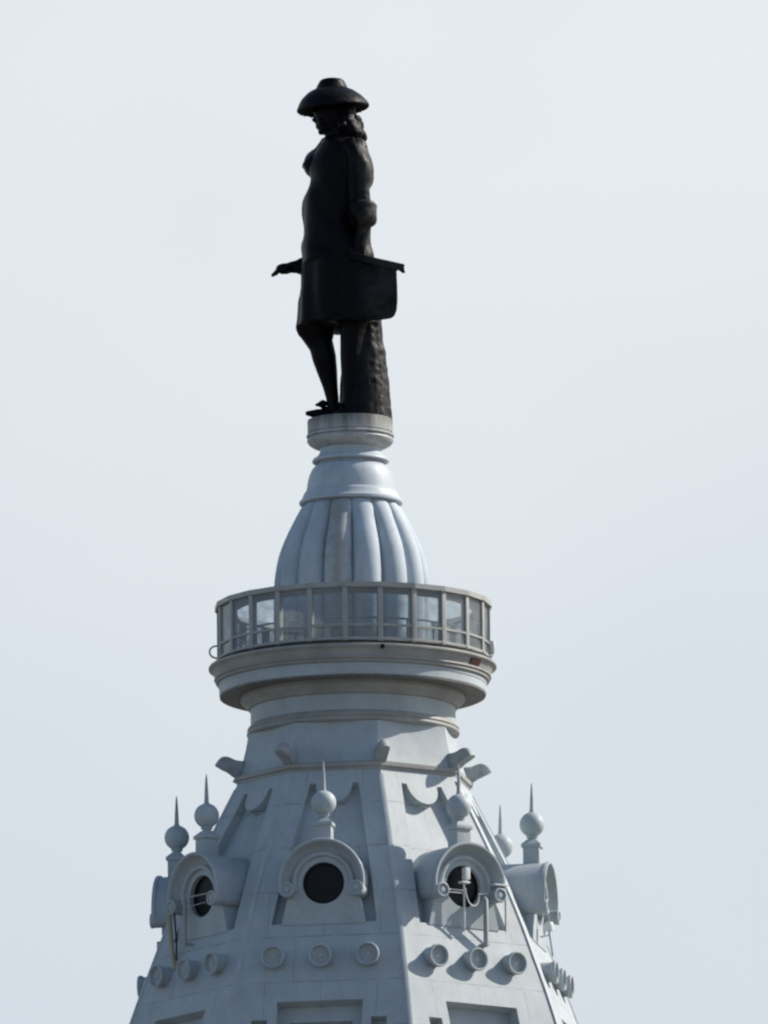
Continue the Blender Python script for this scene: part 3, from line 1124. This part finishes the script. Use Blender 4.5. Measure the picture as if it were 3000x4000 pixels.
# trunk and arms under the coat, so the body is one surface
loft(bm, [(560, 1290, 1400, 0.5), (610, 1262, 1420, 1.1), (700, 1245, 1425, 1.1), (850, 1225, 1415, 1.0), (1000, 1215, 1435, 1.05), (1200, 1210, 1440, 1.0), (1250, 1215, 1435, 0.9)])
limb(bm, [(sp(1390, 610, -0.9), 0.3), (sp(1408, 700, -1.30), 0.3), (sp(1418, 790, -1.34), 0.28), (sp(1425, 880, -1.26), 0.25)])
limb(bm, [(sp(1350, 610, 0.9), 0.3), (sp(1350, 700, 1.25), 0.3), (sp(1345, 830, 1.25), 0.28), (sp(1290, 940, 1.08), 0.25), (sp(1200, 1030, 0.78), 0.22)])
# advanced leg
limb(bm, [(sp(1238, 1180, 0.35), 0.62), (sp(1230, 1240, 0.35), 0.58), (sp(1231, 1292, 0.35), 0.545), (sp(1246, 1325, 0.35), 0.44), (sp(1258, 1352, 0.35), 0.41),
          (sp(1268, 1395, 0.36), 0.40), (sp(1280, 1450, 0.38), 0.335), (sp(1291, 1505, 0.38), 0.255), (sp(1299, 1550, 0.38), 0.215), (sp(1303, 1595, 0.38), 0.21)])
# standing leg against the stump
limb(bm, [(sp(1385, 1180, -0.45), 0.62), (sp(1385, 1260, -0.45), 0.52), (sp(1380, 1320, -0.48), 0.42), (sp(1376, 1390, -0.5), 0.39), (sp(1370, 1460, -0.5), 0.31),
          (sp(1366, 1530, -0.5), 0.24), (sp(1366, 1595, -0.5), 0.22)])
# knee ties and kneecap of the breeches
blob(bm, sp(1206, 1282, 0.35), (0.36, 0.42, 0.30))
# left hand (near side) closed on the charter's top edge
def finger(pts, r):
    limb(bm, [(p, r*(1-0.16*i)) for i, p in enumerate(pts)], 10)
limb(bm, [(sp(1425, 870, -1.25), 0.26), (sp(1414, 930, -1.28), 0.22), (sp(1408, 962, -1.30), 0.22)])
blob(bm, sp(1408, 980, -1.33), (0.26, 0.14, 0.26))
for i in range(4):
    x = 1392 + i*11
    finger([sp(x, 985, -1.42), sp(x-2, 1006, -1.50), sp(x-3, 1024, -1.42)], 0.065)
finger([sp(1388, 970, -1.22), sp(1376, 990, -1.16), sp(1374, 1008, -1.2)], 0.075)
# right hand stretched out in front, palm down
limb(bm, [(sp(1200, 1030, 0.75), 0.24), (sp(1150, 1036, 0.75), 0.21), (sp(1128, 1038, 0.75), 0.17)])
blob(bm, sp(1114, 1042, 0.75), (0.30, 0.30, 0.18))
for i, (dx, dy) in enumerate(((0, 8), (-9, 12), (-12, 14), (-6, 8))):
    d = 0.56 + i*0.12
    finger([sp(1106, 1043, d), sp(1090+dx*0.5, 1047+dy*0.3, d-0.01), sp(1079+dx, 1056+dy*0.8, d-0.02)], 0.095)
finger([sp(1122, 1046, 0.52), sp(1112, 1056, 0.45), sp(1100, 1060, 0.45)], 0.068)
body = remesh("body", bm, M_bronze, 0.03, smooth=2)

# shoes with big buckled tongues
def shoe(px, d, tag_):
    bm = bmesh.new()
    loft(bm, [(1640, px-62, px+50, 0.26, d), (1628, px-66, px+52, 0.28, d), (1620, px-62, px+50, 0.28, d), (1612, px-50, px+48, 0.27, d), (1604, px-32, px+44, 0.25, d),
              (1592, px-12, px+40, 0.22, d), (1575, px-4, px+34, 0.20, d)])
    g0_ = len(bm.verts)
    add_box(bm, (-0.04, -0.17, -0.20), (0.04, 0.17, 0.20), Matrix.Translation(sp(px-30, 1588, d)) @ Matrix.Rotation(radians(-48), 4, 'Y'), bev=0.02)
    return remesh("shoe", bm, M_bronze, 0.025, smooth=2)
shoe(1300, 0.38, 0)
shoe(1366, -0.5, 1)
# forward toe of the advanced shoe overhangs the plinth
bm = bmesh.new()
limb(bm, [(sp(1290, 1617, 0.38), 0.20), (sp(1240, 1614, 0.38), 0.17), (sp(1203, 1611, 0.38), 0.085)])
limb(bm, [(sp(1262, 1575, 0.38), 0.14), (sp(1236, 1578, 0.38), 0.045)])
toe = remesh("shoe_toe", bm, M_bronze, 0.025, smooth=1)

# coat with sleeves, lapels and skirt
bm = bmesh.new()
loft(bm, [(528, 1290, 1402, 0.5), (546, 1262, 1423, 0.95), (575, 1238, 1440, 1.26), (610, 1220, 1450, 1.40), (650, 1210, 1454, 1.40), (690, 1212, 1452, 1.36), (735, 1201, 1446, 1.28),
          (780, 1190, 1442, 1.22), (830, 1183, 1436, 1.20), (880, 1184, 1434, 1.20), (920, 1185, 1440, 1.24), (965, 1182, 1451, 1.32), (1000, 1181, 1463, 1.40),
          (1050, 1180, 1472, 1.42), (1110, 1180, 1482, 1.42), (1180, 1171, 1488, 1.42), (1240, 1166, 1488, 1.38), (1272, 1161, 1484, 1.34)], seg=48, power=2.25)
# lapel and neckcloth
loft(bm, [(535, 1262, 1310, 0.30), (560, 1238, 1300, 0.42), (580, 1220, 1300, 0.55), (610, 1200, 1300, 0.70), (632, 1183, 1300, 0.74), (643, 1173, 1300, 0.72), (650, 1182, 1300, 0.66), (660, 1184, 1300, 0.62), (672, 1190, 1290, 0.5), (680, 1202, 1280, 0.40)])
# breeches above the knee
loft(bm, [(1240, 1166, 1310, 0.72, 0.3), (1276, 1161, 1305, 0.70, 0.34), (1296, 1169, 1303, 0.62, 0.35), (1314, 1186, 1300, 0.54, 0.35), (1324, 1200, 1296, 0.5, 0.35)])
# near sleeve with deep turned-back cuff
limb(bm, [(sp(1392, 585, -1.10), 0.50), (sp(1401, 650, -1.24), 0.47), (sp(1406, 720, -1.28), 0.42), (sp(1412, 775, -1.30), 0.38), (sp(1422, 840, -1.32), 0.36)])
loft(bm, [(778, 1385, 1455, 0.40, -1.34), (783, 1372, 1474, 0.54, -1.34), (800, 1368, 1488, 0.62, -1.34), (828, 1368, 1486, 0.60, -1.33), (850, 1374, 1473, 0.55, -1.32), (872, 1382, 1456, 0.46, -1.30), (888, 1390, 1444, 0.36, -1.30)])
loft(bm, [(880, 1394, 1441, 0.30, -1.29), (905, 1396, 1440, 0.30, -1.29), (925, 1398, 1432, 0.26, -1.29)])
# far sleeve
limb(bm, [(sp(1350, 585, 1.10), 0.50), (sp(1350, 700, 1.32), 0.44), (sp(1345, 830, 1.30), 0.42), (sp(1290, 940, 1.10), 0.38), (sp(1220, 1020, 0.85), 0.32), (sp(1172, 1036, 0.77), 0.27)])
limb(bm, [(sp(1200, 1038, 0.77), 0.33), (sp(1172, 1037, 0.77), 0.29), (sp(1142, 1034, 0.76), 0.20)])
def coat_fold(p):
    h = p.z
    a = 0.0
    if h > 5.2:
        a += 0.075*noise.noise(Vector((p.x*1.2+p.z*0.9, p.y*1.6, p.z*0.55)))*1.3
        a += 0.055*math.sin(6.0*(p.x*0.75+p.z*0.62)+2.2*noise.noise(p*0.9))*(1.5 if p.x > 0.2 else 0.6)
    else:
        t = math.atan2(p.y, p.x-0.1)
        a += 0.05*math.sin(11*t+1.5*noise.noise(p*0.5))
    return a
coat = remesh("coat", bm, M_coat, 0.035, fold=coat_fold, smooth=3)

# hair
bm = bmesh.new()
loft(bm, [(405, 1300, 1388, 0.60), (430, 1312, 1393, 0.68), (465, 1316, 1400, 0.74), (485, 1322, 1414, 0.80), (505, 1330, 1425, 0.86), (526, 1340, 1429, 0.86), (542, 1352, 1418, 0.74), (552, 1365, 1405, 0.5)])
rh = random.Random(7)
for i in range(26):
    t = rh.uniform(-1.9, 1.9)
    y = rh.uniform(455, 540)
    k = 0.62+0.30*(y-455)/85
    blob(bm, (sx(1350, 500)+k*0.68*cos(t), k*0.95*sin(t), zz(y)-ZS), (0.15, 0.15, 0.17))
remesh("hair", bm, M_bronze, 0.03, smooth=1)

# hat: low crown, wide drooping brim
bm = bmesh.new()
loft(bm, [(301, 1268, 1334, 0.34), (304, 1257, 1344, 0.44), (311, 1250, 1350, 0.49), (322, 1244, 1356, 0.52), (340, 1236, 1364, 0.58), (400, 1236, 1390, 0.62)])
cxp, cyp = 1303, 345
tl = [(0, 342), (40, 340), (67, 339), (96, 354), (122, 380), (136, 405), (141, 421)]
trr = [(0, 336), (50, 338), (77, 342), (111, 364), (132, 384), (140, 393), (143, 399)]
tops, bots = [], []
NR, NT = 14, 64
for i in range(NR+1):
    rho = i/NR
    a, b = [], []
    for k in range(NT):
        t = 2*pi*k/NT
        wl = (1-cos(t))/2
        rx = rho*(141*wl+143*(1-wl))
        yl = interp(tl, rho*141)*wl + interp(trr, rho*143)*(1-wl)
        side = abs(sin(t))
        yl += 6*side*rho**3
        x = sx(cxp, 400) + rx*cos(t)/PX
        y = rho*1.20*sin(t)
        z = zz(yl)-ZS
        a.append(bm.verts.new((x, y, z)))
        b.append(bm.verts.new((x*1.0, y*0.985, z-0.10-0.06*(1-rho))))
    tops.append(a); bots.append(b)
for G, rev in ((tops, False), (bots, True)):
    for a, b in zip(G, G[1:]):
        for k in range(NT):
            j = (k+1) % NT
            f = (a[k], a[j], b[j], b[k])
            if len(set(f)) == 4:
                bm.faces.new(f if not rev else f[::-1])
for k in range(NT):
    j = (k+1) % NT
    bm.faces.new((tops[-1][k], tops[-1][j], bots[-1][j], bots[-1][k]))
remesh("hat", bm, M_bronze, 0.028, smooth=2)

# the charter: a hanging sheet folded over a stiff, seal-weighted board
bm = bmesh.new()
ol = [(1385, 985), (1460, 1008), (1550, 1030), (1552, 1077), (1554, 1120), (1555, 1174), (1551, 1215), (1543, 1234), (1530, 1244), (1489, 1250), (1420, 1256), (1340, 1240), (1330, 1100), (1340, 1000)]
fr_, bk = [], []
for (px, y) in ol:
    cur = 0.10*math.sin((px-1330)/70.0)
    fr_.append(bm.verts.new(sp(px, y, -1.58+cur)))
    bk.append(bm.verts.new(sp(px, y, -1.05+cur)))
n_ = len(ol)
for i in range(n_):
    j = (i+1) % n_
    bm.faces.new((fr_[i], fr_[j], bk[j], bk[i]))
bm.faces.new(fr_); bm.faces.new(list(reversed(bk)))
tp = [(1370, 978), (1460, 1004), (1583, 1033), (1581, 1048), (1585, 1067), (1575, 1068), (1560, 1056), (1480, 1040), (1370, 1010)]
fr_ = [bm.verts.new(sp(px, y, -1.66)) for px, y in tp]
bk = [bm.verts.new(sp(px, y, -0.95)) for px, y in tp]
n_ = len(tp)
for i in range(n_):
    j = (i+1) % n_
    bm.faces.new((fr_[i], fr_[j], bk[j], bk[i]))
bm.faces.new(fr_); bm.faces.new(list(reversed(bk)))
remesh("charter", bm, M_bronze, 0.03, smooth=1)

# tree stump behind the legs
bm = bmesh.new()
loft(bm, [(1180, 1355, 1482, 0.60, 0.0), (1259, 1346, 1490, 0.66, 0.0), (1343, 1338, 1499, 0.70, 0.0), (1374, 1336, 1507, 0.74, 0.0), (1400, 1336, 1507, 0.74, 0.0), (1491, 1332, 1520, 0.82, 0.0),
          (1592, 1328, 1529, 0.92, 0.0), (1641, 1320, 1534, 1.0, 0.0)], seg=40)
def bark(p):
    t = math.atan2(p.y-0.1, p.x-0.5)
    return 0.045*noise.noise(Vector((t*3.5, 0, p.z*0.6)))*1.4 + 0.02*noise.noise(p*5.0)
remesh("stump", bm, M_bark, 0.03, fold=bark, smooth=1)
